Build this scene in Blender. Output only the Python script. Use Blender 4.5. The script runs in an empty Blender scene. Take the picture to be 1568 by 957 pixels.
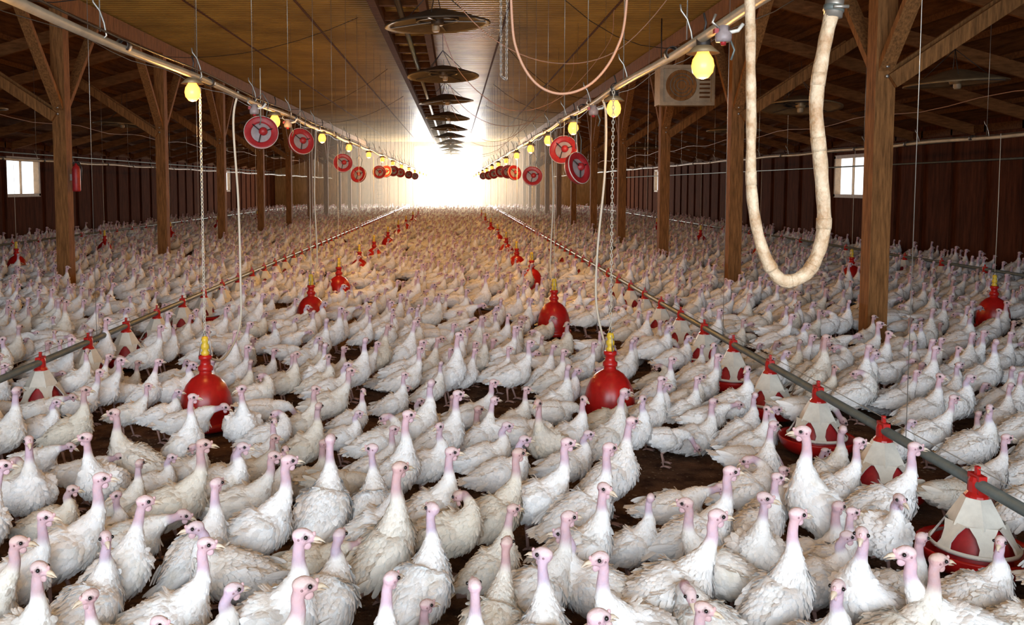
import bpy, math, random
import numpy as np
from mathutils import Vector, Matrix
random.seed(7); np.random.seed(7)
scene = bpy.context.scene
COL = scene.collection

# ------------------------------------------------------------------ materials
def mat(name, col=(.5,.5,.5), rough=.6, metal=0.0, noise=0.0, nscale=8.0, col2=None, bump=0.0, bscale=30.0,
        emit=None, estr=0.0, stretch=None, spec=None):
    m = bpy.data.materials.new(name); m.use_nodes = True
    nt = m.node_tree; N = nt.nodes; L = nt.links
    b = N["Principled BSDF"]
    b.inputs["Base Color"].default_value = (*col, 1)
    b.inputs["Roughness"].default_value = rough
    b.inputs["Metallic"].default_value = metal
    if spec is not None: b.inputs["Specular IOR Level"].default_value = spec
    tc = N.new("ShaderNodeTexCoord"); mp = N.new("ShaderNodeMapping")
    L.new(tc.outputs["Object"], mp.inputs["Vector"])
    if stretch: mp.inputs["Scale"].default_value = stretch
    if noise > 0:
        n = N.new("ShaderNodeTexNoise"); n.inputs["Scale"].default_value = nscale
        n.inputs["Detail"].default_value = 6; n.inputs["Roughness"].default_value = .65
        L.new(mp.outputs["Vector"], n.inputs["Vector"])
        r = N.new("ShaderNodeValToRGB")
        c2 = col2 if col2 else tuple(c*(1-noise) for c in col)
        r.color_ramp.elements[0].position = .35; r.color_ramp.elements[0].color = (*c2, 1)
        r.color_ramp.elements[1].position = .65; r.color_ramp.elements[1].color = (*col, 1)
        L.new(n.outputs["Fac"], r.inputs["Fac"]); L.new(r.outputs["Color"], b.inputs["Base Color"])
    if bump > 0:
        n2 = N.new("ShaderNodeTexNoise"); n2.inputs["Scale"].default_value = bscale
        n2.inputs["Detail"].default_value = 5
        L.new(mp.outputs["Vector"], n2.inputs["Vector"])
        bp = N.new("ShaderNodeBump"); bp.inputs["Strength"].default_value = bump
        bp.inputs["Distance"].default_value = .02
        L.new(n2.outputs["Fac"], bp.inputs["Height"]); L.new(bp.outputs["Normal"], b.inputs["Normal"])
    if emit:
        b.inputs["Emission Color"].default_value = (*emit, 1)
        b.inputs["Emission Strength"].default_value = estr
    return m

M_wood  = mat("timber_post", (.32,.145,.05), .8, noise=.6, nscale=3, stretch=(14,14,1.2), bump=.4, bscale=20, spec=.12)
M_woodd = mat("timber_dark", (.15,.062,.022), .85, noise=.5, nscale=2.5, stretch=(2,10,10), bump=.3, spec=.08)
M_raft  = mat("rafter_timber", (.25,.10,.034), .85, noise=.5, nscale=2.5, stretch=(2,10,10), bump=.3, spec=.08)
M_roof  = mat("roof_boards", (.17,.07,.025), .85, noise=.6, nscale=2.5, stretch=(5,.8,5), bump=.3, spec=.08)
M_ceil  = mat("corrugated_ceiling", (.44,.28,.07), .38, noise=.45, nscale=.7, col2=(.24,.145,.04), bump=.08, bscale=4)
M_wall  = mat("wall_boards", (.105,.034,.016), .9, noise=.55, nscale=2, stretch=(6,6,.8), bump=.3, spec=.04)
M_endw  = mat("end_wall", (.50,.31,.15), .8, noise=.4, nscale=2, stretch=(5,5,.8), spec=.1)
M_floor = mat("litter", (.17,.095,.058), .95, noise=.6, nscale=7, col2=(.045,.022,.014), bump=1.0, bscale=60, spec=.1)
nt=M_floor.node_tree; N=nt.nodes; L=nt.links; b=N["Principled BSDF"]
src=b.inputs["Base Color"].links[0].from_socket
tcn=N.new("ShaderNodeTexCoord"); vo=N.new("ShaderNodeTexVoronoi"); vo.inputs["Scale"].default_value=22; vo.inputs["Randomness"].default_value=1
L.new(tcn.outputs["Object"],vo.inputs["Vector"])
nn_=N.new("ShaderNodeTexNoise"); nn_.inputs["Scale"].default_value=5; L.new(tcn.outputs["Object"],nn_.inputs["Vector"])
th=N.new("ShaderNodeMath"); th.operation='MULTIPLY'; th.inputs[1].default_value=.32; L.new(nn_.outputs["Fac"],th.inputs[0])
ls=N.new("ShaderNodeMath"); ls.operation='LESS_THAN'; L.new(vo.outputs["Distance"],ls.inputs[0]); L.new(th.outputs[0],ls.inputs[1])
fm=N.new("ShaderNodeMath"); fm.operation='MULTIPLY'; fm.inputs[1].default_value=.45; L.new(ls.outputs[0],fm.inputs[0])
mxf=N.new("ShaderNodeMix"); mxf.data_type='RGBA'; mxf.inputs["B"].default_value=(.42,.32,.22,1)
L.new(fm.outputs[0],mxf.inputs["Factor"]); L.new(src,mxf.inputs["A"]); L.new(mxf.outputs["Result"],b.inputs["Base Color"])
M_pvc   = mat("pvc_pipe", (.50,.45,.35), .4, noise=.35, nscale=5)
M_galv  = mat("galvanised_steel", (.17,.20,.19), .45, metal=.4, noise=.3, nscale=12)
M_metal = mat("zinc_chain", (.42,.40,.36), .4, metal=.8)
M_red   = mat("red_plastic", (.52,.014,.012), .30, noise=.4, nscale=7)
M_redd  = mat("red_plastic_dusty", (.42,.020,.024), .45, noise=.4, nscale=14)
M_white = mat("white_plastic", (.76,.74,.66), .45, noise=.2, nscale=12)
M_grey  = mat("grey_fitting", (.34,.28,.28), .45, noise=.3, nscale=14)
M_yel   = mat("yellow_valve", (.70,.47,.04), .4)
M_hose  = mat("stained_hose", (.62,.50,.35), .6, noise=.6, nscale=16, col2=(.36,.21,.10), bump=.4, bscale=60)
M_cord  = mat("cord", (.60,.55,.45), .6)
M_pink  = mat("pink_hose", (.50,.27,.17), .5)
M_dark  = mat("dark_metal", (.045,.035,.03), .5, metal=.3, noise=.3)
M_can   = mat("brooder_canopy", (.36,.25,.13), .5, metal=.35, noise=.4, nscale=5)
M_cand  = mat("brooder_canopy_dark", (.10,.07,.045), .55, metal=.3, noise=.5, nscale=5)  # darker canopy colour for the centre row
M_bulb  = mat("bulb_glass", (.9,.5,.2), .3, emit=(1,.40,.055), estr=2.3)
M_frame = mat("window_frame", (.35,.22,.12), .6, noise=.3)
M_box   = mat("heater_box", (.38,.28,.17), .5, noise=.3)
M_black = mat("black", (.01,.01,.01), .5)

M_bird = bpy.data.materials.new("turkey_plumage"); M_bird.use_nodes = True
nt = M_bird.node_tree; N = nt.nodes; L = nt.links; b = N["Principled BSDF"]
b.inputs["Roughness"].default_value = .8; b.inputs["Specular IOR Level"].default_value = .18
at = N.new("ShaderNodeAttribute"); at.attribute_name = "Col"
oi = N.new("ShaderNodeObjectInfo"); tc = N.new("ShaderNodeTexCoord")
nz = N.new("ShaderNodeTexNoise"); nz.inputs["Scale"].default_value = 11; nz.inputs["Detail"].default_value = 5
nz.noise_dimensions = '4D'
L.new(tc.outputs["Object"], nz.inputs["Vector"])
mw = N.new("ShaderNodeMath"); mw.operation = 'MULTIPLY'; mw.inputs[1].default_value = 37
L.new(oi.outputs["Random"], mw.inputs[0]); L.new(mw.outputs[0], nz.inputs["W"])
mr = N.new("ShaderNodeMapRange"); mr.inputs["From Min"].default_value = .52; mr.inputs["From Max"].default_value = .82
mr.inputs["To Max"].default_value = .8
L.new(nz.outputs["Fac"], mr.inputs["Value"])
pw = N.new("ShaderNodeMath"); pw.operation = 'POWER'; pw.inputs[1].default_value = 5
L.new(oi.outputs["Random"], pw.inputs[0])
m2 = N.new("ShaderNodeMath"); m2.operation = 'MULTIPLY_ADD'; m2.inputs[1].default_value = 1.0
L.new(pw.outputs[0], m2.inputs[0]); L.new(mr.outputs[0], m2.inputs[2])
mx = N.new("ShaderNodeMix"); mx.data_type = 'RGBA'; mx.blend_type = 'MULTIPLY'
mx.inputs["B"].default_value = (.80,.74,.63,1)
L.new(m2.outputs[0], mx.inputs["Factor"]); L.new(at.outputs["Color"], mx.inputs["A"])
L.new(mx.outputs["Result"], b.inputs["Base Color"])
n3 = N.new("ShaderNodeTexNoise"); n3.inputs["Scale"].default_value = 90; n3.inputs["Detail"].default_value = 3
L.new(tc.outputs["Object"], n3.inputs["Vector"])
bp = N.new("ShaderNodeBump"); bp.inputs["Strength"].default_value = .4; bp.inputs["Distance"].default_value = .006
L.new(n3.outputs["Fac"], bp.inputs["Height"]); L.new(bp.outputs["Normal"], b.inputs["Normal"])
M_eye = mat("turkey_eye", (.01,.008,.008), .15)

# ------------------------------------------------------------------ mesh builder
class MB:
    def __init__(s): s.v=[]; s.f=[]; s.m=[]; s.mats=[]; s.sm=[]
    def mi(s, m):
        if m not in s.mats: s.mats.append(m)
        return s.mats.index(m)
    def add(s, vs, fs, m, smooth=False):
        o=len(s.v); k=s.mi(m)
        s.v += [tuple(p) for p in vs]
        for f in fs: s.f.append(tuple(i+o for i in f)); s.m.append(k); s.sm.append(smooth)
    def box(s, a, b, m):
        x0,y0,z0=a; x1,y1,z1=b
        vs=[(x0,y0,z0),(x1,y0,z0),(x1,y1,z0),(x0,y1,z0),(x0,y0,z1),(x1,y0,z1),(x1,y1,z1),(x0,y1,z1)]
        s.add(vs,[(0,3,2,1),(4,5,6,7),(0,1,5,4),(1,2,6,5),(2,3,7,6),(3,0,4,7)],m)
    def beam(s, p, q, w, h, m, up=(0,0,1)):
        p=Vector(p); q=Vector(q); t=(q-p).normalized(); u=Vector(up)
        if abs(t.dot(u))>.95: u=Vector((1,0,0))
        a=t.cross(u).normalized(); c=a.cross(t).normalized()
        vs=[]
        for e in (p,q):
            for (i,j) in ((-1,-1),(1,-1),(1,1),(-1,1)): vs.append(e+a*(i*w/2)+c*(j*h/2))
        s.add(vs,[(0,1,2,3),(7,6,5,4),(0,4,5,1),(1,5,6,2),(2,6,7,3),(3,7,4,0)],m)
    def tube(s, pts, r, m, n=8, closed=False, cap=True):
        pts=[Vector(p) for p in pts]; K=len(pts)
        rs = r if isinstance(r,(list,tuple)) else [r]*K
        ref=None; vs=[]
        for i,p in enumerate(pts):
            if closed: t=(pts[(i+1)%K]-pts[i-1])
            else: t=pts[min(i+1,K-1)]-pts[max(i-1,0)]
            if t.length<1e-9: t=Vector((0,0,1))
            t.normalize()
            if ref is None:
                ref=Vector((1,0,0)) if abs(t.x)<.8 else Vector((0,1,0))
            a=ref-t*ref.dot(t)
            if a.length<1e-6: a=t.orthogonal()
            a.normalize(); ref=a; c=t.cross(a)
            for k in range(n):
                an=2*math.pi*k/n; vs.append(p+(a*math.cos(an)+c*math.sin(an))*rs[i])
        fs=[]
        for i in range(K if closed else K-1):
            j=(i+1)%K
            for k in range(n):
                k2=(k+1)%n; fs.append((i*n+k,i*n+k2,j*n+k2,j*n+k))
        if not closed and cap:
            fs.append(tuple(range(n-1,-1,-1))); fs.append(tuple((K-1)*n+k for k in range(n)))
        s.add(vs,fs,m,True)
    def rev(s, prof, m, n=24, c=(0,0,0), smooth=True, a0=0, M=None):
        vs=[]; fs=[]
        for (r,z) in prof:
            for k in range(n):
                an=a0+2*math.pi*k/n; v=Vector((r*math.cos(an),r*math.sin(an),z))
                if M: v=M@v
                vs.append(v+Vector(c))
        for i in range(len(prof)-1):
            for k in range(n):
                k2=(k+1)%n; fs.append((i*n+k,i*n+k2,(i+1)*n+k2,(i+1)*n+k))
        s.add(vs,fs,m,smooth)
    def chain(s, p, q, m, link=.034, r=.0035, w=.010):
        p=Vector(p); q=Vector(q); d=(q-p); n=max(1,int(d.length/(link*.8))); t=d.normalized()
        a=t.orthogonal().normalized(); c=t.cross(a)
        for i in range(n):
            o=p+d*((i+.5)/n); u=a if i%2 else c
            pts=[o+t*(math.cos(2*math.pi*k/8)*link/2)+u*(math.sin(2*math.pi*k/8)*w) for k in range(8)]
            s.tube(pts,r,m,n=4,closed=True)
    def mesh(s, name):
        me=bpy.data.meshes.new(name); me.from_pydata(s.v,[],s.f)
        for m in s.mats: me.materials.append(m)
        me.polygons.foreach_set("material_index",s.m); me.polygons.foreach_set("use_smooth",s.sm)
        me.update(); return me
    def obj(s, name, loc=(0,0,0), parent=None):
        o=bpy.data.objects.new(name,s.mesh(name)); o.location=loc; COL.objects.link(o)
        if parent: o.parent=parent
        return o
def place(name, me, loc, rot=(0,0,0), sc=1, parent=None):
    o=bpy.data.objects.new(name,me); o.location=loc; o.rotation_euler=rot; o.scale=(sc,)*3
    COL.objects.link(o)
    if parent: o.parent=parent
    return o
def empty(name, loc=(0,0,0)):
    o=bpy.data.objects.new(name,None); o.location=loc; o.empty_display_size=.2; COL.objects.link(o); return o

# ------------------------------------------------------------------ building shell
Y0,Y1=-4.0,60.0; XL,XR=-12.4,10.4; PL,PR=-6.1,4.35; ZC=4.7; ZW=3.0
mb=MB(); mb.box((XL-.2,Y0-6,-.2),(XR+.2,Y1+8,0),M_floor); mb.obj("floor")

mb=MB()
pitch=.16; n=int((Y1-Y0)/pitch)
vs=[];fs=[]
prof=[(0,0),(.05,0),(.075,.028),(.125,.028)]
k=0
for i in range(n):
    for (dy,dz) in prof:
        y=Y0+i*pitch+dy; vs += [(PL-.1,y,ZC+dz),(PR+.1,y,ZC+dz)]
        if k>0: fs.append((2*k-2,2*k-1,2*k+1,2*k))
        k+=1
mb.add(vs,fs,M_ceil)
for x in (-4.4,-2.6,.9,2.7):
    mb.box((x-.02,Y0,ZC-.012),(x+.02,Y1,ZC+.0),M_woodd)
mb.obj("ceiling")

def slope_z(x):
    if x<PL: return ZW+(ZC-ZW)*(x-XL)/(PL-XL)
    return ZW+(ZC-ZW)*(XR-x)/(XR-PR)
for nm,xa,xb in (("ceiling_slope_left",XL,PL),("ceiling_slope_right",XR,PR)):
    mb=MB()
    za,zb=ZW,ZC
    vs=[(xa,Y0,za),(xb,Y0,zb),(xb,Y1,zb),(xa,Y1,za)]
    vs+= [(x,y,z+.04) for x,y,z in vs]
    mb.add(vs,[(0,1,2,3),(7,6,5,4)],M_roof)
    for i in range(1,8):
        t=i/8; x=xa+(xb-xa)*t; z=za+(zb-za)*t
        mb.box((x-.03,Y0,z-.10),(x+.03,Y1,z-.01),M_woodd)
    mb.obj(nm)

bays=[-.22+4.6*i for i in range(14)]
for nm,xa,xb in (("rafters_left",XL,PL),("rafters_right",XR,PR)):
    mb=MB()
    y=Y0+.8
    while y<Y1:
        mb.beam((xa,y,ZW-.2),(xb,y,ZC-.2),.06,.2,M_raft)
        y+=2.3
    mb.obj(nm)

HW=.95
def wall_side(nm,x,sgn,wins):
    mb=MB(); x0,x1=(x-.12,x) if sgn<0 else (x,x+.12)
    mb.box((x0,Y0,0),(x1,Y1,1.45),M_wall); mb.box((x0,Y0,2.45),(x1,Y1,ZW+.05),M_wall)
    e=[Y0]
    for w in wins: e += [w-HW,w+HW]
    e.append(Y1)
    for i in range(0,len(e),2): mb.box((x0,e[i],1.45),(x1,e[i+1],2.45),M_wall)
    xi = x+ (.05 if sgn<0 else -.05)
    y=Y0+.4
    while y<Y1:
        if all(abs(y-w)>HW+.05 for w in wins): mb.box((min(x,xi),y-.03,0),(max(x,xi),y+.03,ZW),M_wall)
        y+=1.15
    mb.box((min(x,xi)-.0,Y0,2.75),(max(x,xi),Y1,2.9),M_woodd)
    mb.obj(nm)
    for i,w in enumerate(wins):
        f=MB(); a,b=min(x0,x1)-.02,max(x0,x1)+.02
        for (ya,yb,za,zb) in ((w-HW-.06,w-HW+.03,1.4,2.5),(w+HW-.03,w+HW+.06,1.4,2.5),(w-HW-.06,w+HW+.06,1.38,1.47),(w-HW-.06,w+HW+.06,2.43,2.52)):
            f.box((a,ya,za),(b,yb,zb),M_frame)
        f.box((a+.05,w-.015,1.45),(b-.05,w+.015,2.45),M_frame)
        f.obj("window_%d"%(i+1 if sgn<0 else i+11))
wall_side("wall_left",XL,-1,[3,25,47])
wall_side("wall_right",XR,1,[1,22.9,44.5])

def wall_end(nm,y,dx0,dx1,dz,m,th):
    mb=MB()
    def quadwall(x0,x1):
        pts=[x0]+[p for p in (PL,PR) if x0<p<x1]+[x1]
        for a,b in zip(pts[:-1],pts[1:]):
            za = min(ZC,slope_z(a)) if (a<PL or a>PR) else ZC
            zb = min(ZC,slope_z(b)) if (b<PL or b>PR) else ZC
            vs=[(a,y,0),(b,y,0),(b,y,zb+.05),(a,y,za+.05)]; vs+=[(p[0],y+th,p[2]) for p in vs]
            mb.add(vs,[(0,1,2,3),(7,6,5,4),(0,3,7,4),(1,5,6,2)],m)
    quadwall(XL,dx0); quadwall(dx1,XR)
    mb.box((dx0,min(y,y+th),dz),(dx1,max(y,y+th),ZC+.05),m)
    mb.obj(nm)
    d=MB()
    for x in (dx0,dx1): d.box((x-.08,min(y,y+th)-.03,0),(x+.08,max(y,y+th)+.03,dz),M_wood)
    d.box((dx0,min(y,y+th)-.03,dz-.02),(dx1,max(y,y+th)+.03,dz+.12),M_wood)
    return d
d=wall_end("wall_back",Y1,-2.85,1.95,4.4,M_endw,.15)
d.obj("door_1")
d=wall_end("wall_front",Y0,-4.6,4.1,4.2,M_endw,-.15); d.obj("door_2")

def post_mesh(side):
    mb=MB(); s=side; w=.10
    mb.box((-w,-w,0),(w,w,ZC-.28),M_wood)
    o=1.75; zt=min(ZC-.25, (ZC-.3)-(ZC-ZW)/6.1*o)
    mb.beam((s*.05,-.13,2.75),(s*o,-.13,zt-.02),.06,.15,M_wood)
    mb.beam((s*.05,.13,2.75),(s*o,.13,zt-.02),.06,.15,M_wood)
    mb.beam((0,.05,2.85),(0,1.35,ZC-.32),.07,.15,M_wood,up=(1,0,0))
    mb.beam((0,-.05,2.85),(0,-1.35,ZC-.32),.07,.15,M_wood,up=(1,0,0))
    for z in (2.8,2.9): mb.rev([(0,.0),(.018,0),(.018,.02),(0,.02)],M_metal,n=8,c=(0,-w-.02,z),M=Matrix.Rotation(math.pi/2,4,'X'))
    return mb.mesh("post")
pm={-1:post_mesh(-1),1:post_mesh(1)}
for side,x in ((-1,PL),(1,PR)):
    for y in bays:
        if Y0+.5<y<Y1-1: place("timber_post",pm[side],(x,y,0))
    mb=MB(); mb.box((x-.07,Y0,ZC-.30),(x+.07,Y1,ZC-.03),M_wood)
    mb.obj("longitudinal_beam")
mb=MB()
for x in (-1.25,-.5):
    mb.box((x-.06,Y0,ZC-.28),(x+.06,Y1,ZC-.02),M_woodd)
y=Y0+1
while y<Y1:
    mb.box((-1.2,y-.05,ZC-.2),(-.55,y+.05,ZC-.06),M_woodd); y+=1.2
mb.tube([(-.87,Y0,ZC-.24),(-.87,Y1,ZC-.24)],.05,M_dark,n=10)
mb.obj("centre_ceiling_rail")

# ------------------------------------------------------------------ brooder canopies
def brooder_mesh(top,mm):
    mb=MB()
    mb.rev([(.07,.17),(.16,.15),(.40,.075),(.62,.0),(.66,-.015),(.66,-.035),(.60,-.015),(.38,.05),(.15,.12),(.0,.12)],mm,n=36)
    mb.rev([(.0,-.03),(.07,-.03),(.08,.0),(.08,.12)],mm,n=20)
    mb.rev([(.0,-.10),(.04,-.10),(.05,-.08),(.05,-.03)],M_box,n=16,c=(.04,0,0))
    for k in range(4):
        a=math.pi/4+k*math.pi/2
        mb.beam((.08*math.cos(a),.08*math.sin(a),.02),(.6*math.cos(a),.6*math.sin(a),-.02),.025,.012,M_dark)
        mb.tube([(.4*math.cos(a),.4*math.sin(a),.07),(0,0,.45)],.006,M_dark,n=5)
    mb.rev([(.24,.055),(.27,.055),(.27,.02),(.24,.02),(.24,.055)],M_dark,n=28)
    mb.tube([(0,0,.45),(0,0,top)],.005,M_dark,n=5)
    return mb.mesh("brooder")
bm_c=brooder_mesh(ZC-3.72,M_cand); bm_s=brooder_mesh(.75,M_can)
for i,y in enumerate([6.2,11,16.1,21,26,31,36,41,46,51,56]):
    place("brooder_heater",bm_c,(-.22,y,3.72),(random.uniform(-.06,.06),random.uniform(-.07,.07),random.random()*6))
for (x,y,z,t) in ((-8.4,22,3.25,.06),(7.0,12.3,3.15,-.05),(5.75,14.6,3.02,.1),(-9.4,17,3.2,.05),(7,22,3.1,0),(-8.4,32,3.1,0),(7,32,3.1,0),(-8.4,42,3.1,0)):
    place("brooder_heater",bm_s,(x,y,z),(0,t,random.random()*6))

# ------------------------------------------------------------------ water lines, hooks, cords
def water_line(x,z,ya,yb):
    root=empty("water_line",(x,ya,z)); mb=MB()
    pts=[]; y=ya
    while y<=yb:
        pts.append((0,y-ya,-.02*math.sin((y-ya)/3.0*math.pi)**2)); y+=.5
    mb.tube(pts,.022,M_pvc,n=12)
    mb.tube([(p[0]+.03,p[1],p[2]+.035) for p in pts],.006,M_dark,n=5)
    mb.obj("pipe",(0,0,0),root)
    mb=MB(); y=.9
    while y<yb-ya:
        zc=(ZC if PL<x<PR else slope_z(x)) - z
        mb.tube([(0,y,.02),(0,y,zc)],.003,M_metal,n=5)
        mb.tube([(0,y,-.03),(.03,y,0),(.02,y,.06),(0,y,.12),(-.03,y,.16),(-.035,y,.19)],.005,M_metal,n=6)
        mb.rev([(.03,-.03),(.034,-.03),(.034,.03),(.03,.03)],M_dark,n=12,c=(0,y+.3,0),M=Matrix.Rotation(math.pi/2,4,'X'))
        y+=1.6
    mb.obj("hanger_wires",(0,0,0),root)
water_line(-1.73,2.43,-3,58); water_line(1.13,2.39,-3,58)
water_line(6.5,2.3,-3,58); water_line(-8.2,2.2,-3,58)

def drinker_mesh():
    mb=MB()
    mb.rev([(.155,.055),(.165,.03),(.19,.028),(.198,.045),(.198,.075),(.190,.08),(.180,.068),(.176,.085),(.180,.13),(.176,.20),(.162,.265),
            (.134,.325),(.098,.368),(.060,.392),(.044,.40),(.040,.43)],M_red,n=36)
    mb.rev([(.155,.055),(.0,.06)],M_red,n=36)
    mb.rev([(.038,.42),(.052,.425),(.052,.45),(.036,.465),(.034,.50),(.046,.505),(.046,.53),(.0,.535)],M_red,n=20)
    mb.rev([(.0,.53),(.026,.53),(.03,.55),(.018,.565),(.03,.58),(.03,.60),(.018,.615),(.028,.63),(.02,.66),(0,.665)],M_yel,n=16)
    for k in range(3):
        a=k*2.1; mb.tube([(.045*math.cos(a),.045*math.sin(a),.53),(.03*math.cos(a),.03*math.sin(a),.62),(0,0,.70)],.004,M_metal,n=5)
    return mb
dr=[]
for (x,y) in [(-1.73,5.95),(-1.70,10.2),(-1.68,12.5),(-1.7,15.4),(-1.7,18.2),(-1.7,22),(-1.7,26),(-1.7,30),(-1.7,35),(-1.7,40),
              (1.10,6.1),(1.11,9.7),(1.2,13.6),(1.15,16.2),(1.15,19.5),(1.15,23.5),(1.15,28),(1.15,33),(1.15,38),
              (6.3,10.1),(6.5,14.2),(6.5,18.5),(6.5,23),(6.5,28),(6.5,34),(6.5,6),(-8.2,16.2),(-8.2,12),(-8.2,20.3),(-8.2,25),(-8.2,30),(-8.2,36)]:
    dr.append((x,y))
me_d=drinker_mesh().mesh("bell_drinker")
mc=MB(); mc.chain((0,0,.68),(0,0,2.36),M_cord,link=.032,r=.003,w=.008); me_chain=mc.mesh("chain")
mc=MB(); mc.tube([(0,0,.68),(.004,0,1.4),(0,0,2.3)],.0035,M_cord,n=5); me_cord=mc.mesh("cord")
for i,(x,y) in enumerate(dr):
    r=empty("bell_drinker",(x,y,0)); r.rotation_euler=(0,0,random.random()*6)
    place("bell",me_d,(0,0,0),parent=r)
    place("suspension", me_chain if y<8 and abs(x)<3 else me_cord,(0,0,0),parent=r)
def disc_mesh():
    mb=MB(); R=Matrix.Rotation(math.pi/2-.25,4,'X')
    mb.rev([(.0,.012),(.07,.012),(.10,.008)],M_grey,n=24,M=R)
    mb.rev([(.10,.008),(.115,.03),(.150,.022),(.165,.03),(.172,.01),(.165,-.03),(.13,-.07),(.05,-.10),(0,-.10)],M_redd,n=32,M=R)
    for k in range(3):
        a=k*2.09+.3; p=R@Vector((.03*math.cos(a),.03*math.sin(a),.04)); q=R@Vector((.115*math.cos(a),.115*math.sin(a),.035))
        mb.tube([p,q],.006,M_dark,n=5)
    mb.rev([(.0,.06),(.03,.06),(.045,.02)],M_redd,n=16,c=(.02,0,.01),M=R)
    mb.rev([(.168,.028),(.172,.028),(.172,.018),(.168,.018)],M_white,n=32,M=R)
    mb.tube([(0,.0,.16),(0,.02,.30),(0,.01,.65)],.005,M_cord,n=5)
    mb.tube([(.05,.0,.15),(.08,.02,.30),(.02,.01,.40),(-.05,0,.33),(-.03,0,.2)],.005,M_galv,n=5)
    return mb.mesh("disc")
dm=disc_mesh()
for (x,y,z,rz) in [(-1.73,7.8,2.17,.25),(-1.72,9.75,2.19,.6),(1.13,9.1,2.07,-.4),(1.13,8.05,1.86,.75),(1.15,13.0,1.84,0),(-1.75,13.6,2.05,.2),
                   (-1.75,15.8,1.9,-.4),(-1.7,24,2.1,0),(-1.7,27,2.1,.3),(-1.7,32,2.1,-.3),(1.15,22,2.05,.2),(1.15,26,2.05,0),(1.15,30,2.05,.2),
                   (1.15,17,1.95,.5),(1.15,19,2.0,-.3),(-1.7,19.5,2.0,.2),(-1.7,21.5,2.05,-.3),(-1.7,37,2.1,0),(1.15,36,2.1,0)]:
    place("hung_up_drinker_pan",dm,(x,y,z),(0,0,rz),.88)

def curve_pts(P,n=8):
    P=[Vector(p) for p in P]; Q=[P[0]*2-P[1]]+P+[P[-1]*2-P[-2]]; out=[]
    for i in range(1,len(Q)-2):
        for k in range(n):
            t=k/n; a,b,c,d=Q[i-1],Q[i],Q[i+1],Q[i+2]
            out.append(.5*((2*b)+(c-a)*t+(2*a-5*b+4*c-d)*t*t+(3*b-a-3*c+d)*t**3))
    out.append(P[-1]); return out
for pts in ([(-1.73,7.0,2.45),(-1.76,6.95,2.2),(-1.72,6.9,1.6),(-1.70,6.85,1.0),(-1.70,6.8,.6),(-1.72,6.4,.42),(-1.73,6.0,.5)],
            [(1.13,6.8,2.4),(1.17,6.8,2.25),(1.15,6.7,1.8),(1.10,6.7,1.2),(1.08,6.6,.8),(1.12,6.4,.5),(1.10,6.15,.52)],
            [(-1.73,10.9,2.45),(-1.76,10.9,1.6),(-1.72,10.8,.8),(-1.7,10.3,.55)],[(1.13,10.4,2.4),(1.17,10.4,1.6),(1.12,10.2,.8),(1.11,9.8,.55)]):
    mb=MB(); mb.tube(curve_pts(pts),.009,M_cord,n=8); mb.obj("drop_hose")
mb=MB()
P=[(.281,4.7),(.277,3.2),(.287,2.593),(.321,2.373),(.416,2.221),(.551,2.170),(.703,2.227),(.822,2.390),(.872,2.626),(.882,3.3),(.882,4.7)]
mb.tube(curve_pts([(x,4.5,z) for x,z in P]),.007,M_pink,n=8); mb.obj("slack_air_hose")
mb=MB()
for a,b_ in (((.22,4.5,4.7),(.235,4.5,2.26)),((.235,4.5,2.26),(.262,4.5,2.24)),((.262,4.5,2.24),(.28,4.5,4.7))):
    mb.chain(a,b_,M_metal,link=.03,r=.002,w=.006)
mb.obj("hanging_chain_loop")
mb=MB()
for i in range(7):
    y=9+i*5.0; mb.tube(curve_pts([(-.3,y,4.4),(.1,y+.2,3.5),(.9,y+.5,3.05-.1*(i%2)),(1.8,y+.8,3.2),(2.6,y+1,4.1),(2.7,y+1,4.68)]),.006,M_pink,n=5)
mb.obj("gas_supply_hoses")
mb=MB(); rc=random.Random(5)
for i in range(9):
    y=5.5+i*3.4; xa=-1.73 if i%2 else 1.13; xb=PL if i%2 else PR; s_=rc.uniform(.3,.8)
    A_=Vector((xa,y,ZC-.02)); B_=Vector((xb,y+rc.uniform(.5,1.5),4.2)); pp=[]
    for k_ in range(9):
        t=k_/8; p_=A_.lerp(B_,t); p_.z-=s_*4*t*(1-t); pp.append(p_)
    mb.tube(pp,.006,M_dark,n=5)
for x in (PL+.12,PR-.12,8.6,-10):
    pp=[]; y=0
    while y<56:
        zt=4.1 if PL<x<PR else slope_z(x)-.35
        pp.append((x,y,zt-.10*math.sin(y/4.6*math.pi)**2)); y+=.9
    mb.tube(pp,.008,M_dark if abs(x)<7 else M_pink,n=5)
mb.obj("electric_cable_runs")
P=[(1.13,3.0,2.45),(1.07,3.0,2.56),(1.0,3.0,2.49),(1.005,3.0,2.205),(1.014,3.0,1.934),(1.021,3.0,1.686),(1.055,3.0,1.506),(1.111,3.0,1.393),
   (1.168,3.0,1.371),(1.235,3.0,1.42),(1.273,3.0,1.551),(1.258,3.0,1.754),(1.235,3.0,1.98),(1.258,3.0,2.18),(1.29,3.0,2.34),(1.32,3.0,2.55),(1.35,3.0,3.4),(1.35,3.0,4.69)]
C=curve_pts(P,14); NC=len(C)
rr=[(.0165+.0065*min(1,max(0,(i-60)/50)))+.0008*math.sin(i*.9)+.0006*math.sin(i*.37) for i in range(NC)]
mb=MB(); mb.tube(C,rr,M_hose,n=16)
for i in (40,66,92,108,124,140,158,172): mb.tube(C[i:i+4],[rr[i]+.0015]*4,M_hose,n=16)
mb.tube([(1.283,3.0,2.27),(1.29,3.0,2.35)],.030,M_metal,n=16); mb.tube([(1.284,3.0,2.29),(1.287,3.0,2.31)],.034,M_galv,n=16)
mb.tube([(1.27,2.965,2.3),(1.32,2.965,2.3)],.006,M_metal,n=8)
mb.obj("looped_feed_hose")
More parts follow.
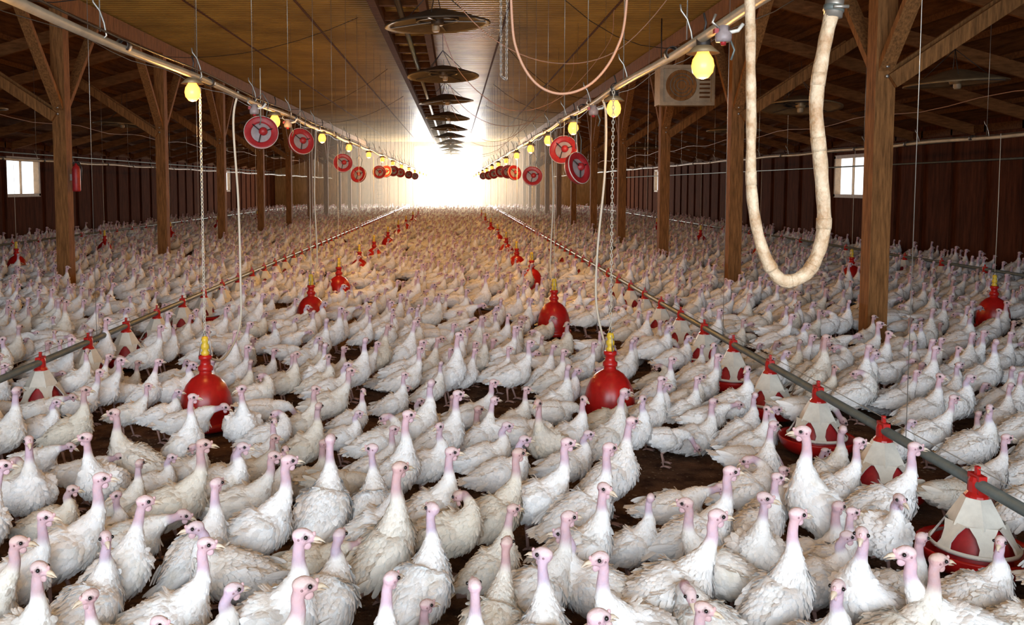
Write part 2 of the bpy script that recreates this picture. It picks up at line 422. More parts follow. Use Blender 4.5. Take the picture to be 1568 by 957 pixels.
def regulator(x,y,z,s=.8):
    mb=MB()
    mb.rev([(0,-.05),(.045,-.05),(.05,-.03),(.05,.0),(.03,.02),(.03,.05),(0,.05)],M_grey,n=16)
    mb.rev([(0,-.07),(.016,-.07),(.018,-.05)],M_redd,n=12)
    mb.tube([(0,0,0),(.09,0,.02),(.12,0,.06)],.012,M_white,n=8); mb.tube([(-.02,0,.03),(-.07,0,.07),(-.05,0,.12)],.009,M_metal,n=8)
    mb.box((-.06,-.02,-.0),(-.035,.02,.03),M_redd); mb.tube([(.04,.0,-.03),(.07,0,-.1),(.05,0,-.16)],.007,M_galv,n=6)
    o=mb.obj("pressure_regulator",(x,y,z)); o.scale=(s,)*3
regulator(1.08,3.55,2.31,.65); regulator(-1.66,7.25,2.33); regulator(-1.7,8.9,2.33); regulator(1.12,7.1,2.31)

# ------------------------------------------------------------------ bulbs
mb=MB()
mb.rev([(0,-.062),(.022,-.056),(.040,-.035),(.045,-.008),(.040,.018),(.026,.04),(.02,.055)],M_bulb,n=20)
mb.rev([(.02,.05),(.028,.052),(.028,.10),(.018,.115),(0,.118)],M_dark,n=16)
mb.rev([(.03,.062),(.062,.04),(.066,.04),(.034,.07)],M_can,n=20)
mb.tube([(0,0,.11),(.01,0,.16),(0,0,.2)],.005,M_dark,n=5)
me_b=mb.mesh("bulb")
def bulb(x,y,z,w):
    r=empty("hanging_bulb",(x,y,z)); place("bulb",me_b,(0,0,0),parent=r,sc=1.15)
    l=bpy.data.lights.new("bulb_light",'POINT'); l.energy=w; l.color=(1,.48,.12); l.shadow_soft_size=.026
    o=bpy.data.objects.new("glow",l); o.location=(0,0,-.070); COL.objects.link(o); o.parent=r
for i,y in enumerate([3.1,5.85,8.5,11.5,14.4,17.7,21,24.5,28.5,33,38,43,48,53]):
    bulb(-1.75,y,2.33,(30 if y<10 else 110))
for i,y in enumerate([1.9,4.05,6.3,8.45,10.7,13.2,16.2,19.5,23,27,31.5,36.5,42,47.5,53]):
    bulb(1.14,y,2.26,(18 if y<7 else 32 if y<10 else 95))

# ------------------------------------------------------------------ feeder lines
def pan_mesh():
    mb=MB()
    mb.rev([(0,.035),(.15,.035),(.185,.045),(.214,.075),(.232,.125),(.229,.135),(.218,.122),(.20,.085),(.175,.062),(.0,.062)],M_red,n=36)
    mb.rev([(.150,.07),(.143,.12),(.118,.19),(.085,.25),(.045,.33)],M_redd,n=24)
    mb.rev([(.042,.352),(.056,.352),(.072,.322),(.106,.262),(.118,.238),(.114,.234),(.098,.262),(.055,.325)],M_white,n=6,smooth=False,a0=.26)
    for k in range(6):
        a=k*math.pi/3+.26; c,s=math.cos(a),math.sin(a); t=(-s,c)
        def pt(r,z,w): return (c*r+t[0]*w, s*r+t[1]*w, z)
        vs=[pt(.108,.248,-.056),pt(.108,.248,.056),pt(.132,.210,.034),pt(.132,.210,-.034),pt(.156,.172,.025),pt(.156,.172,-.025),pt(.176,.136,.038),pt(.176,.136,-.038)]
        vs+=[(p[0]*.95,p[1]*.95,p[2]-.004) for p in vs]
        f=[(0,3,2,1),(3,5,4,2),(5,7,6,4)]; f+=[tuple(i+8 for i in reversed(q)) for q in f]
        f+=[(1,2,10,9),(2,4,12,10),(4,6,14,12),(3,0,8,11),(5,3,11,13),(7,5,13,15)]
        mb.add(vs,f,M_white)
    mb.rev([(.172,.150),(.180,.146),(.178,.132),(.172,.134),(.172,.150)],M_white,n=36)
    mb.rev([(.052,.345),(.048,.36),(.036,.375),(.036,.42),(.030,.44),(.0,.445)],M_red,n=12,smooth=False)
    mb.box((-.018,-.042,.37),(.018,.042,.450),M_red)
    mb.box((-.008,-.010,.45),(.008,.010,.485),M_red)
    return mb.mesh("feed_pan")
pm_=pan_mesh()
feed=[]
for x,y0 in ((-3.04,6.3),(2.27,3.70)):
    root=empty("feeder_line",(x,0,0))
    y=y0
    while y-.83>-3: y-=.83
    i=0
    while y<57:
        place("feed_pan_%d"%(i+1),pm_,(0,y,0),(0,0,random.uniform(-.08,.08)),parent=root); feed.append((x,y)); y+=.83; i+=1
    mb=MB(); mb.tube([(0,-3.2,.41),(0,10,.41),(0,30,.41),(0,58,.41)],.025,M_galv,n=14)
    mb.tube([(0,-3.2,.475),(0,58,.475)],.0025,M_metal,n=4)
    mb.obj("auger_pipe",(0,0,0),root)
    mb=MB()
    yy=1.3
    while yy<57: mb.tube([(0,yy,.43),(0,yy,ZC)],.0022,M_metal,n=4); yy+=3
    mb.obj("suspension_wires",(0,0,0),root)
for x in (-9.9,8.2):
    root=empty("feeder_line",(x,0,0)); y=5; i=0
    while y<57: place("feed_pan_%d"%(i+1),pm_,(0,y,0),parent=root); feed.append((x,y)); y+=1.2; i+=1
    mb=MB(); mb.tube([(0,4,.41),(0,58,.41)],.025,M_galv,n=10); mb.obj("auger_pipe",(0,0,0),root)

# ------------------------------------------------------------------ misc fixtures
mb=MB()
mb.rev([(0,-.22),(.055,-.22),(.062,-.2),(.062,.12),(.045,.17),(.02,.19),(.02,.22),(0,.22)],M_redd,n=20)
mb.tube([(.0,0,.2),(.05,0,.23),(.085,0,.15),(.08,0,-.05)],.008,M_black,n=6); mb.box((-.05,-.012,.21),(.05,.012,.235),M_black)
mb.box((-.09,-.02,-.05),(-.05,.02,.05),M_metal)
mb.obj("fire_extinguisher",(PL+.2,13.58,1.83))
mb=MB()
mb.box((-.45,-.25,-.32),(.45,.25,.32),M_box)
for (a,b_) in (((-.48,-.29,-.35),(.48,-.25,-.29)),((-.48,-.29,.29),(.48,-.25,.35)),((-.48,-.29,-.29),(-.42,-.25,.29)),((.42,-.29,-.29),(.48,-.25,.29))): mb.box(a,b_,M_box)
R=Matrix.Rotation(math.pi/2,4,'X')
mb.rev([(0,.0),(.24,.0),(.26,.02),(.27,.0)],M_wood,n=28,c=(-.1,-.262,0),M=R)
for r in (.08,.14,.2): mb.tube([(-.1+r*math.cos(t*.4),-.285,r*math.sin(t*.4)) for t in range(16)],.005,M_galv,n=4)
for i in range(6): mb.box((.22,-.27,-.22+i*.075),(.4,-.25,-.19+i*.075),M_woodd)
for sx in (-.4,.4): mb.tube([(sx,0,.32),(sx,0,1.2)],.012,M_dark,n=6)
mb.obj("unit_heater",(4.05,15.6,3.45))
mb=MB()
for sx in (-.2,.2): mb.beam((sx,0,0),(sx,.55,3.0),.035,.07,M_wood)
for i in range(10): mb.beam((-.2,.05+.05*i,.28*(i+1)),(.2,.05+.05*i,.28*(i+1)),.03,.03,M_wood)
mb.obj("ladder",(-5.2,59.3,0))
mb=MB()
for x,z in ((XL+.09,2.62),(XR-.09,2.62),(XR-.09,2.2)):
    mb.tube([(x,Y0+.2,z),(x,Y1-.2,z)],.02,M_galv,n=8)
mb.obj("wall_conduit")

# ------------------------------------------------------------------ turkeys
def catmull(C,n):
    C=np.array(C,float); Q=np.vstack([2*C[0]-C[1],C,2*C[-1]-C[-2]]); out=[]
    for i in range(1,len(Q)-2):
        for k in range(n):
            t=k/n; a,b,c,d=Q[i-1],Q[i],Q[i+1],Q[i+2]
            out.append(.5*(2*b+(c-a)*t+(2*a-5*b+4*c-d)*t*t+(3*b-a-3*c+d)*t**3))
    out.append(C[-1]); return np.array(out)
def loft(C, n=4, ring=18):
    S=catmull(C,n); S[:,3:]=np.maximum(S[:,3:],.003); P=S[:,:3]; vs=[];fs=[]
    K=len(P)
    for i in range(K):
        t=P[min(i+1,K-1)]-P[max(i-1,0)]; t/=np.linalg.norm(t)
        l=np.array([0,1.,0])-t*t[1]; l/=np.linalg.norm(l); u=np.cross(t,l)
        for k in range(ring):
            a=2*math.pi*k/ring; vs.append(P[i]+l*S[i,3]*math.cos(a)+u*S[i,4]*math.sin(a))
    for i in range(K-1):
        for k in range(ring):
            k2=(k+1)%ring; fs.append((i*ring+k,i*ring+k2,(i+1)*ring+k2,(i+1)*ring+k))
    fs.append(tuple(range(ring-1,-1,-1))); fs.append(tuple((K-1)*ring+k for k in range(ring)))
    return vs,fs
def sstep(x,a,b):
    t=np.clip((x-a)/(b-a),0,1); return t*t*(3-2*t)

def make_turkey(name, pitch=20, neck=((.015,.05),(.012,.11),(.012,.165)), head=(.028,.195), lat=0.0, hyaw=0, hpitch=0,
                stride=0.0, fat=1.0, droop=0.0, blue=.3, seed=0, cz=.225, sit=False):
    rng=np.random.RandomState(seed+3)
    p=math.radians(pitch); fat=fat*.92
    def B(u,v,y=0): return (u*math.cos(p)-v*math.sin(p), y, cz+u*math.sin(p)+v*math.cos(p))
    body=[(-.205,.000,.022,.007),(-.18,.0,.034,.014),(-.15,-.002,.046,.032),(-.11,-.006,.072*fat,.060),(-.05,-.012,.096*fat,.088*fat),
          (.02,-.012,.104*fat,.102*fat),(.080,.004,.088*fat,.094*fat),(.116,.038,.052,.058)]
    C=[(*B(u,v),rw,rh) for (u,v,rw,rh) in body]
    bx,_,bz=B(.124,.050)
    nk=[]
    for i,(dx,dz) in enumerate(neck):
        r=(.028,.0185,.0160)[i]; nk.append((bx+dx,lat*(.35,.7,1.)[i],bz+dz,r,r*1.12))
    hd=np.array((bx+head[0],lat,bz+head[1]))
    C += nk
    C.append((*(hd+np.array((-.004,0,-.002))),.017,.017))
    V=[];F=[]
    def addp(vf):
        o=len(V); V.extend([tuple(q) for q in vf[0]]); F.extend([tuple(i+o for i in f) for f in vf[1]])
    addp(loft(C,4,20))
    for s in (-1,1):
        W=[(.085,.012,.055,.016,.018),(.062,.005,.082,.022,.045),(.01,-.006-droop*.3,.093,.022,.058),(-.05,-.010-droop*.6,.086,.020,.054),(-.11,-.012-droop,.064,.015,.036),
           (-.165,-.012-droop,.042,.009,.020),(-.20,-.012-droop,.030,.004,.008)]
        addp(loft([(*B(u,v,s*y*fat),rw,rh) for (u,v,y,rw,rh) in W],3,14))
        if not sit:
            st=stride*s
            T=[(*B(.0,-.03,s*.048),.038,.050),(.0+st*.3,s*.050,cz-.068,.034,.040),(-.008+st*.5,s*.050,.130,.018,.022),(-.018+st*.6,s*.050,.108,.010,.011)]
            addp(loft(T,3,12))
    ya=math.radians(hyaw); pa=math.radians(hpitch)
    Rm=np.array(Matrix.Rotation(ya,3,'Z')@Matrix.Rotation(pa,3,'Y'))
    HS=1.20
    def H(x,y,z): return hd+Rm@np.array((x,y,z))*HS
    def local(vf): return [tuple(hd+Rm@np.array(q)*HS) for q in vf[0]],vf[1]
    addp(local(loft([(-.027,0,-.002,.010,.011),(-.017,0,.001,.0170,.0185),(-.002,0,.003,.0185,.0210),(.012,0,.001,.0155,.017),(.024,0,-.003,.0105,.011),(.031,0,-.005,.006,.0065)],4,16)))
    me=bpy.data.meshes.new("tmp"); me.from_pydata(V,[],F); me.update()
    ob=bpy.data.objects.new("tmp",me); COL.objects.link(ob)
    md=ob.modifiers.new("r",'REMESH'); md.mode='VOXEL'; md.voxel_size=.0064
    sm=ob.modifiers.new("s",'SMOOTH'); sm.factor=.5; sm.iterations=3
    dg=bpy.context.evaluated_depsgraph_get(); ev=ob.evaluated_get(dg); rm=bpy.data.meshes.new_from_object(ev)
    bpy.data.objects.remove(ob); bpy.data.meshes.remove(me)
    n=len(rm.vertices); co=np.empty(n*3); rm.vertices.foreach_get("co",co); co=co.reshape(-1,3)
    nf=len(rm.polygons); fc=np.empty(nf*3); rm.polygons.foreach_get("center",fc); fc=fc.reshape(-1,3)
    fn=np.empty(nf*3); rm.polygons.foreach_get("normal",fn); fn=fn.reshape(-1,3)
    faces=[tuple(q.vertices) for q in rm.polygons]
    bpy.data.meshes.remove(rm)
    pl=[np.array(nk[0][:3]),np.array(nk[1][:3]),np.array(nk[2][:3]),hd]
    def skin(Q):
        best=np.full(len(Q),9.); tt=np.zeros(len(Q))
        for i in range(3):
            a,b_=pl[i],pl[i+1]; ab=b_-a; t=np.clip(((Q-a)@ab)/(ab@ab),0,1); d=np.linalg.norm(Q-(a+t[:,None]*ab),axis=1)
            m=d<best; best[m]=d[m]; tt[m]=(i+t)[m]
        w=sstep(tt,.25,1.15)*(best<.036)
        w=np.maximum(w,(np.linalg.norm(Q-hd,axis=1)<.038)*1.0)
        return w,tt
    w,tt=skin(co)
    nzv=.5+.5*np.sin(co[:,0]*190+seed)*np.sin(co[:,1]*230+1.3)*np.sin(co[:,2]*170+seed*2)
    white=np.array((.87,.87,.87)); pink=np.array((.66,.42,.46)); lav=np.array((.47,.41,.54))
    kb=np.clip(blue+(nzv-.5)*.35+.2*(tt-2)*(-1),0,1)[:,None]
    sk=pink*(1-kb)+lav*kb
    hl=(co-hd)@Rm/HS
    inh=np.linalg.norm(co-hd,axis=1)<.038
    crown=inh&(hl[:,2]>.006); sk[crown]=sk[crown]*.45+np.array((.76,.65,.64))*.55
    ering=np.minimum(np.linalg.norm(hl-np.array((.008,.019,.004)),axis=1),np.linalg.norm(hl-np.array((.008,-.019,.004)),axis=1))<.010
    sk[inh&ering]*=.52
    c=white*(1-w[:,None])+sk*w[:,None]
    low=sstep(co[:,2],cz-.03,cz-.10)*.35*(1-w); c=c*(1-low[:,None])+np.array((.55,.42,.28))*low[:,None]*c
    if not sit:
        leg=sstep(co[:,2],.135,.115)[:,None]; c=c*(1-leg)+np.array((.42,.27,.24))*leg
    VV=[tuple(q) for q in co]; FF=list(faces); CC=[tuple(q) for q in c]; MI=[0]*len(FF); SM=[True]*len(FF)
    def addx(vs,fs,colr,mi=0,smooth=True):
        o=len(VV); VV.extend([tuple(q) for q in vs]); CC.extend([colr]*len(vs))
        for f in fs: FF.append(tuple(i+o for i in f)); MI.append(mi); SM.append(smooth)
    wf,_=skin(fc)
    ok=np.where((wf<.12)&(fc[:,2]>cz-.075)&(np.linalg.norm(fc-hd,axis=1)>.05))[0]
    bf=np.array((math.cos(p),0,math.sin(p)))
    sel=rng.choice(ok,min(len(ok),760),replace=False)
    for i in sel:
        q=fc[i]; nn=fn[i]/np.linalg.norm(fn[i])
        onneck = q[2]>bz+.005
        fl=np.array((-.1,0,-1.)) if onneck else -bf+rng.normal(0,.24,3)+np.array((0,0,-.25))
        fl=fl-nn*(fl@nn)
        if np.linalg.norm(fl)<.05: continue
        fl/=np.linalg.norm(fl); sd=np.cross(nn,fl)
        side=abs(q[1])>.07*fat
        Ln=.018 if onneck else (rng.uniform(.034,.05) if side else rng.uniform(.024,.040)); wd=Ln*.32
        if onneck: wd=.006
        li=rng.uniform(.002,.010) if not onneck else .002
        vs=[q-fl*Ln*.2-nn*.001, q+fl*Ln*.3+sd*wd+nn*(.0008), q+fl*Ln*.3+nn*.003, q+fl*Ln*.3-sd*wd+nn*(.0008),
            q+fl*Ln*.75+sd*wd*.7+nn*li*.8, q+fl*Ln*.8+nn*(li+.002), q+fl*Ln*.75-sd*wd*.7+nn*li*.8, q+fl*Ln+nn*li]
        g=rng.uniform(.78,.93); y_=rng.uniform(.96,1.01)
        addx(vs,[(0,1,2),(0,2,3),(1,4,5,2),(2,5,6,3),(4,7,5),(5,7,6)],(g,g*(.5+.5*y_),g*y_))
    def quill(base,dirv,sd,nn,Ln,wd,bend=.0):
        vs=[];fs=[]
        for k,(t,ww) in enumerate(((0,.3),(.25,.8),(.6,1.),(.9,.75),(1.,.15))):
            cpt=base+dirv*Ln*t+nn*(bend*t*t)
            vs += [cpt+sd*wd*ww-nn*.0015, cpt+nn*.0015, cpt-sd*wd*ww-nn*.0015]
            if k: fs += [(3*k-3,3*k,3*k+1,3*k-2),(3*k-2,3*k+1,3*k+2,3*k-1)]
        g=rng.uniform(.76,.90); addx(vs,fs,(g,g*.99,g*.98))
    upb=np.array((-math.sin(p),0,math.cos(p)))
    for k in range(9):
        a=(k-4)*.085; dv=-bf*math.cos(a)+np.array((0,1,0))*math.sin(a)
        quill(np.array(B(-.145,.004,(k-4)*.008)),dv,np.cross(upb,dv),upb+np.array((0,(k-4)*.03,0)),.095+rng.uniform(-.012,.012),.012,-.006)
    for s in (-1,1):
        for k in range(8):
            f_=k/7; base=np.array(B(-.02-.080*f_,.022-.05*(1-f_)*1.0-droop*.6,s*(.098-.022*f_)*fat))
            dv=-bf+np.array((0,-s*.30,0))+upb*(.02-.10*(1-f_)+.0); dv/=np.linalg.norm(dv)
            nn=np.array((0,s,0.))+upb*.25; nn-=dv*(nn@dv); nn/=np.linalg.norm(nn)
            quill(base+nn*(.006+.002*k),dv,np.cross(nn,dv),nn,.105-.01*(1-f_)*2,.011,-.012)
        for k in range(9):
            base=np.array(B(.055-.018*k,.03-.006*k,s*(.100)*fat)); dv=-bf-upb*.35+np.array((0,-s*.1,0)); dv/=np.linalg.norm(dv)
            nn=np.array((0,s,0.))+upb*.2; nn-=dv*(nn@dv); nn/=np.linalg.norm(nn)
            quill(base+nn*.009,dv,np.cross(nn,dv),nn,.055,.012,-.004)
    def conex(p0,p1,p2,r0,colr,fl=.75):
        pts=[p0,(np.array(p0)+np.array(p1))/2,p1,p2]; rs=[r0,r0*.85,r0*.6,.0012]; vs=[];fs=[]
        for i,(a,r) in enumerate(zip(pts,rs)):
            for k in range(8):
                an=2*math.pi*k/8; vs.append(H(a[0],a[1]+r*math.cos(an),a[2]+r*fl*math.sin(an)))
            if i:
                for k in range(8): k2=(k+1)%8; fs.append(((i-1)*8+k,(i-1)*8+k2,i*8+k2,i*8+k))
        fs.append(tuple((len(pts)-1)*8+k for k in range(8)))
        addx(vs,fs,colr)
    conex((.024,0,-.002),(.040,0,-.004),(.053,0,-.0125),.0088,(.66,.56,.44),.8)
    conex((.024,0,-.009),(.036,0,-.0125),(.046,0,-.0145),.0066,(.55,.43,.33),.5)
    def ball(c0,r,colr,mi=0,sc=(1,1,1),nu=8,nv=6):
        vs=[];fs=[]
        for i in range(nv+1):
            th=math.pi*i/nv
            for k in range(nu):
                an=2*math.pi*k/nu; vs.append(H(c0[0]+r*sc[0]*math.sin(th)*math.cos(an),c0[1]+r*sc[1]*math.sin(th)*math.sin(an),c0[2]+r*sc[2]*math.cos(th)))
        for i in range(nv):
            for k in range(nu): k2=(k+1)%nu; fs.append((i*nu+k,(i+1)*nu+k,(i+1)*nu+k2,i*nu+k2))
        addx(vs,fs,colr,mi)
    ball((.026,0,.009),.005,(.62,.40,.42),sc=(1,.8,1.2))
    ball((.008,0,-.021),.009,(.62,.42,.46),sc=(1.3,.5,1.2))
    for s in (-1,1):
        ball((.008,s*.0168,.005),.0054,(.02,.015,.015),1)
        ball((-.010,s*.0165,-.001),.0034,(.30,.18,.2))
    legc=(.46,.30,.27)
    def tubx(pts,rs,colr):
        m_=MB(); m_.tube(pts,rs,M_eye,n=7); addx(m_.v,m_.f,colr)
    if not sit:
      for s in (-1,1):
        st=stride*s; hk=(-.018+st*.6,s*.050,.112); ft=(.004+st,s*.053,.014)
        mid=[(hk[i]+ft[i])/2 for i in range(3)]
        tubx([hk,mid,ft],[.0098,.0074,.0082],legc)
        for a,Lt in ((-.5,.052),(0,.062),(.5,.052),(math.pi,.024)):
            m_=(ft[0]+math.cos(a)*Lt*.5,ft[1]+math.sin(a)*Lt*.5,.011); e_=(ft[0]+math.cos(a)*Lt,ft[1]+math.sin(a)*Lt,.005)
            tubx([ft,m_,e_],[.0075,.0058,.003],legc)
    me=bpy.data.meshes.new(name); me.from_pydata(VV,[],FF)
    me.materials.append(M_bird); me.materials.append(M_eye)
    me.polygons.foreach_set("material_index",MI); me.polygons.foreach_set("use_smooth",SM)
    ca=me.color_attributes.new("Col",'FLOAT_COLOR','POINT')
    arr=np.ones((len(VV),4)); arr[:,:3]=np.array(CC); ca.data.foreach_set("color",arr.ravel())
    me.update(); return me

FWD=((.030,.040),(.048,.090),(.046,.130)); UP=((.012,.045),(.010,.090),(.012,.135))
V=[]
V.append(make_turkey("turkey_upright",24,UP,(.026,.160),seed=0))
V.append(make_turkey("turkey_alert",12,FWD,(.066,.154),seed=1,stride=.02,blue=.2))
V.append(make_turkey("turkey_looking_left",26,UP,(.022,.156),lat=.012,hyaw=70,seed=2,blue=.5))
V.append(make_turkey("turkey_looking_right",20,UP,(.022,.154),lat=-.012,hyaw=-65,seed=3,blue=.15))
V.append(make_turkey("turkey_resting_neck",12,((.004,.035),(-.008,.065),(.004,.090)),(.028,.108),seed=4,fat=1.05,blue=.6))
V.append(make_turkey("turkey_head_low",4,((.045,.018),(.080,.025),(.105,.032)),(.135,.036),hpitch=18,seed=5,blue=.4))
V.append(make_turkey("turkey_walking",16,((.026,.042),(.031,.095),(.028,.145)),(.046,.170),stride=.035,seed=6,blue=.25))
V.append(make_turkey("turkey_leaning",34,((.012,.042),(.020,.085),(.028,.13)),(.045,.155),lat=.035,hyaw=25,seed=7,droop=.012))
V.append(make_turkey("turkey_looking_back",18,((.0,.040),(-.012,.080),(-.010,.115)),(-.012,.140),lat=-.02,hyaw=-130,seed=8,blue=.45))
V.append(make_turkey("turkey_pecking",-10,((.050,-.010),(.085,-.045),(.110,-.090)),(.130,-.115),hpitch=55,seed=9,stride=.015))
V.append(make_turkey("turkey_tall",40,((.008,.050),(.002,.105),(.006,.155)),(.022,.182),seed=10,stride=.012,fat=.95,blue=.1))
V.append(make_turkey("turkey_sitting",4,((.004,.035),(-.002,.065),(.006,.095)),(.030,.112),seed=11,fat=1.08,blue=.5,cz=.095,sit=True))
V.append(make_turkey("turkey_sitting_alert",10,UP,(.024,.155),lat=.01,hyaw=30,seed=12,fat=1.05,blue=.2,cz=.098,sit=True))
V.append(make_turkey("turkey_preening",14,((-.005,.030),(-.03,.055),(-.05,.060)),(-.075,.045),lat=.07,hyaw=150,hpitch=25,seed=13,blue=.4))
NV=len(V)

D=math.radians
heroes=[(-1.24,2.71,-20,0,1),(-1.51,2.97,10,1,.98),(-1.36,3.49,20,6,1.05),(-1.05,2.56,-60,3,.9),(-.88,2.51,-10,1,.88),(-.85,2.86,5,6,.98),
(-.66,2.78,40,4,.95),(-.48,2.80,0,0,1.10),(-.43,2.50,20,1,1.12),(-.155,2.62,30,7,.95),(-.18,3.45,35,10,1.06),(-.06,3.21,60,2,1.0),(-.03,3.88,10,0,1),
(.08,2.66,100,0,.95),(.20,2.99,70,1,.95),(.265,2.78,80,2,1.02),(.34,3.14,160,4,.98),(.507,3.15,25,6,.98),(.53,2.73,200,6,1.0),(.72,3.88,25,6,1.05),
(.306,3.88,30,6,1.0),(.92,3.36,160,6,.95),(.96,3.08,12,1,1.08),(.755,2.50,-30,0,.9),(1.15,3.25,-95,2,.98),(1.26,3.02,15,10,1.0),(1.34,2.90,215,7,1.02),
(1.46,2.80,175,1,1.05),(1.67,2.78,10,6,.98),(1.505,3.83,172,10,1.12),(1.185,3.57,5,6,1.03),(1.83,3.50,-85,4,.98),(-.69,3.65,25,6,1.08),(-.94,3.50,60,0,.98),
(-.555,3.98,80,0,1.08),(-1.135,3.93,8,6,1.05),(-1.22,3.53,10,5,.95),(-1.79,4.13,-100,3,1.0),(-1.96,3.93,-60,0,1.05),(-1.85,4.55,190,0,1.0),(-.83,3.98,0,1,.95),
(-1.27,5.15,-70,3,1.0),(-.19,4.36,10,10,1.0),(-.345,4.03,95,2,.95),(.45,4.76,-120,6,1.0),(.05,4.98,10,0,1.0),(-1.28,2.96,70,8,.98),(-1.50,3.2,0,6,.95),
(1.155,2.36,190,1,.95),(1.95,2.75,-40,0,.9),(-.47,3.07,70,4,1.0),(.40,2.42,160,0,.92),(-.72,2.40,10,5,.95),(.0,2.36,60,1,.92),(.62,3.45,15,3,1),(.0,3.62,-20,13,1),(.75,2.85,120,13,.95),(-1.0,3.2,200,4,1)]
reach=[.15,.19,.145,.14,.14,.25,.17,.15,.11,.24,.13,.15,.14,.05]
pts=[]
for (x,y,h,v,s) in heroes:
    s*=1.02; r=reach[v]*s; pts.append([x-r*math.cos(D(h)),y-r*math.sin(D(h)),D(h),v,s])
A=np.array([[q[0],q[1]] for q in pts])
obst=[(x,y,.29) for x,y in feed]+[(x,y,.27) for x,y in dr]+[(x,y,.25) for x in (PL,PR) for y in bays]
for (x,y) in feed+dr:
    if y<14: obst.append((x-.10*(1 if x>0 else -1),y-.27,.25 if y<9 else .20))
OA=np.array(obst)
for it in range(40):
    for i in range(len(A)):
        d=A-A[i]; L_=np.hypot(d[:,0],d[:,1]); L_[i]=9
        for j in np.where(L_<.245)[0]:
            if L_[j]<1e-4: continue
            dv=d[j]/L_[j]*(.245-L_[j])*.5; A[j]+=dv; A[i]-=dv
        d=A[i]-OA[:,:2]; L_=np.hypot(d[:,0],d[:,1]); j=np.argmin(L_-OA[:,2])
        if L_[j]<OA[j,2]+.0: A[i]=OA[j,:2]+d[j]/max(L_[j],1e-4)*(OA[j,2]+.0)
for q,a in zip(pts,A):
    place("turkey",V[q[3]],(a[0],a[1],0),(0,0,q[2]),q[4])
cell=.32; grid={}
def gk(x,y): return (int(math.floor(x/cell)),int(math.floor(y/cell)))
for a in A: grid.setdefault(gk(*a),[]).append((a[0],a[1],.25))
og={}
for (x,y,r) in obst: og.setdefault((int(math.floor(x)),int(math.floor(y))),[]).append((x,y,r))
fl=[]
rnd=random.Random(23)
for t in range(180000):
    x=rnd.uniform(XL+.3,XR-.3); y=rnd.uniform(-2.5,Y1-1.2)
    if y<1.7 and abs(x)<1: continue
    dens=math.sin(x*2.1+y*1.1)+math.sin(y*2.6-x*1.3+1)
    r=(.215 if dens>.6 else .26 if dens>-.6 else .31) if y<18 else .28
    g=gk(x,y); bad=False
    for i in range(-1,2):
        for j in range(-1,2):
            for (a,b_,rr_) in grid.get((g[0]+i,g[1]+j),()):
                if (a-x)**2+(b_-y)**2<min(r,rr_)**2: bad=True; break
            if bad: break
        if bad: break
    if bad: continue
    gx,gy=int(math.floor(x)),int(math.floor(y))
    for i in (-1,0,1):
        for j in (-1,0,1):
            for (a,b_,rr_) in og.get((gx+i,gy+j),()):
                if (a-x)**2+(b_-y)**2<rr_**2: bad=True
    if bad: continue
    if 3.5<y<45 and math.sin(x*2.6+y*1.2)+math.sin(y*3.0-x*1.7+2)+.7*math.sin(x*5.3+.5)>1.15: continue
    grid.setdefault(g,[]).append((x,y,1.0)); fl.append((x,y))
me=bpy.data.meshes.new("turkey_flock"); me.from_pydata([(x,y,0) for x,y in fl],[],[])
n=len(fl)
rot=me.attributes.new("rot",'FLOAT_VECTOR','POINT'); scl=me.attributes.new("scl",'FLOAT','POINT'); idx=me.attributes.new("idx",'INT','POINT')
R_=np.zeros((n,3))
R_[:,0]=[rnd.gauss(0,.03) for _ in range(n)]; R_[:,1]=[rnd.gauss(0,.05) for _ in range(n)]
R_[:,2]=[rnd.uniform(0,6.283) for _ in range(n)]
rot.data.foreach_set("vector",R_.ravel()); scl.data.foreach_set("value",np.array([rnd.uniform(.78,1.05) for _ in range(n)]))
wts=[10,9,10,9,16,10,10,9,8,9,4,9,7,8]; idx.data.foreach_set("value",np.array(rnd.choices(range(NV),weights=wts,k=n),dtype=np.int32))
flock=bpy.data.objects.new("turkey_flock",me); COL.objects.link(flock)
vc=bpy.data.collections.new("turkey_variants")
for i,m in enumerate(V):
    o=bpy.data.objects.new("turkey_variant_%02d"%i,m); vc.objects.link(o)
ng=bpy.data.node_groups.new("flock","GeometryNodeTree")
ng.interface.new_socket("Geometry",in_out='INPUT',socket_type='NodeSocketGeometry')
ng.interface.new_socket("Geometry",in_out='OUTPUT',socket_type='NodeSocketGeometry')
gi=ng.nodes.new("NodeGroupInput"); go=ng.nodes.new("NodeGroupOutput")
ci=ng.nodes.new("GeometryNodeCollectionInfo"); ci.inputs["Collection"].default_value=vc
ci.inputs["Separate Children"].default_value=True; ci.inputs["Reset Children"].default_value=True
ip=ng.nodes.new("GeometryNodeInstanceOnPoints"); ip.inputs["Pick Instance"].default_value=True
def na(nm,t):
    q=ng.nodes.new("GeometryNodeInputNamedAttribute"); q.data_type=t; q.inputs["Name"].default_value=nm; return [o for o in q.outputs if o.enabled][0]
ng.links.new(gi.outputs[0],ip.inputs["Points"]); ng.links.new(ci.outputs[0],ip.inputs["Instance"])
ng.links.new(na("rot",'FLOAT_VECTOR'),ip.inputs["Rotation"]); ng.links.new(na("scl",'FLOAT'),ip.inputs["Scale"])
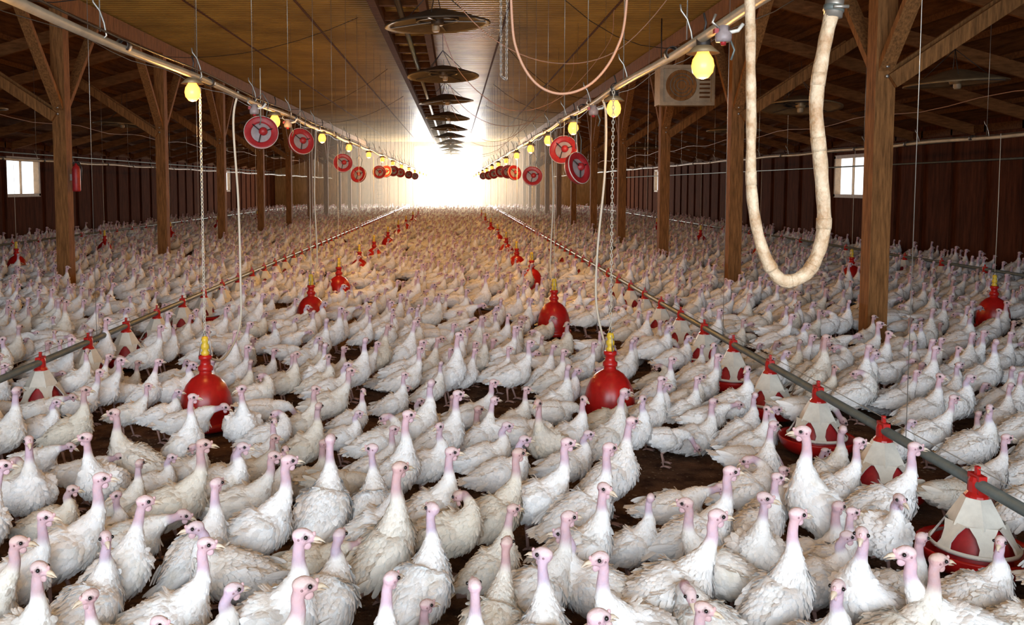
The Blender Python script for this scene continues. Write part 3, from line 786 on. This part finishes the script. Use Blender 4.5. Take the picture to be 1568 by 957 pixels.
ng.links.new(na("idx",'INT'),ip.inputs["Instance Index"]); ng.links.new(ip.outputs[0],go.inputs[0])
md=flock.modifiers.new("flock",'NODES'); md.node_group=ng
print("FLOCK",n,"verts/bird",len(V[0].vertices))

# ------------------------------------------------------------------ haze volume added at the far end for the glow around the doorway
hz=bpy.data.materials.new("door_glow_haze"); hz.use_nodes=True; nt=hz.node_tree
for q in list(nt.nodes):
    if q.type!='OUTPUT_MATERIAL': nt.nodes.remove(q)
vs_=nt.nodes.new("ShaderNodeVolumeScatter"); vs_.inputs["Density"].default_value=.015; vs_.inputs["Anisotropy"].default_value=.45
vs_.inputs["Color"].default_value=(1,.92,.74,1)
nt.links.new(vs_.outputs[0],[q for q in nt.nodes if q.type=='OUTPUT_MATERIAL'][0].inputs["Volume"])
mb=MB(); mb.box((PL-.05,34,.02),(PR+.05,Y1+.25,ZC-.01),hz); mb.obj("door_glow_haze")

# ------------------------------------------------------------------ light
def area(nm,loc,rot,sx,sy,e,c):
    l=bpy.data.lights.new(nm,'AREA'); l.shape='RECTANGLE'; l.size=sx; l.size_y=sy; l.energy=e; l.color=c
    o=bpy.data.objects.new(nm,l); o.location=loc; o.rotation_euler=rot; COL.objects.link(o)
area("daylight_front_doorway",(-.25,Y0-.3,2.2),(math.radians(90),0,0),8.5,4.0,1120,(.76,.88,1.0))
area("daylight_back_doorway",(-.45,Y1+.4,2.2),(math.radians(-90),0,0),4.7,4.3,5000,(1,.95,.85))
w=bpy.data.worlds.new("sky"); scene.world=w; w.use_nodes=True
w.node_tree.nodes["Background"].inputs[0].default_value=(.95,.98,1,1); w.node_tree.nodes["Background"].inputs[1].default_value=2.5

cam=bpy.data.cameras.new("camera"); cam.sensor_width=36; cam.lens=1331/1568*36; cam.shift_x=.0555; cam.shift_y=-.0644
cam.clip_start=.05; cam.clip_end=200
co=bpy.data.objects.new("camera",cam); co.location=(0,0,1.7); co.rotation_euler=(math.radians(86),0,0); COL.objects.link(co); scene.camera=co
scene.view_settings.view_transform='Standard'; scene.view_settings.exposure=0
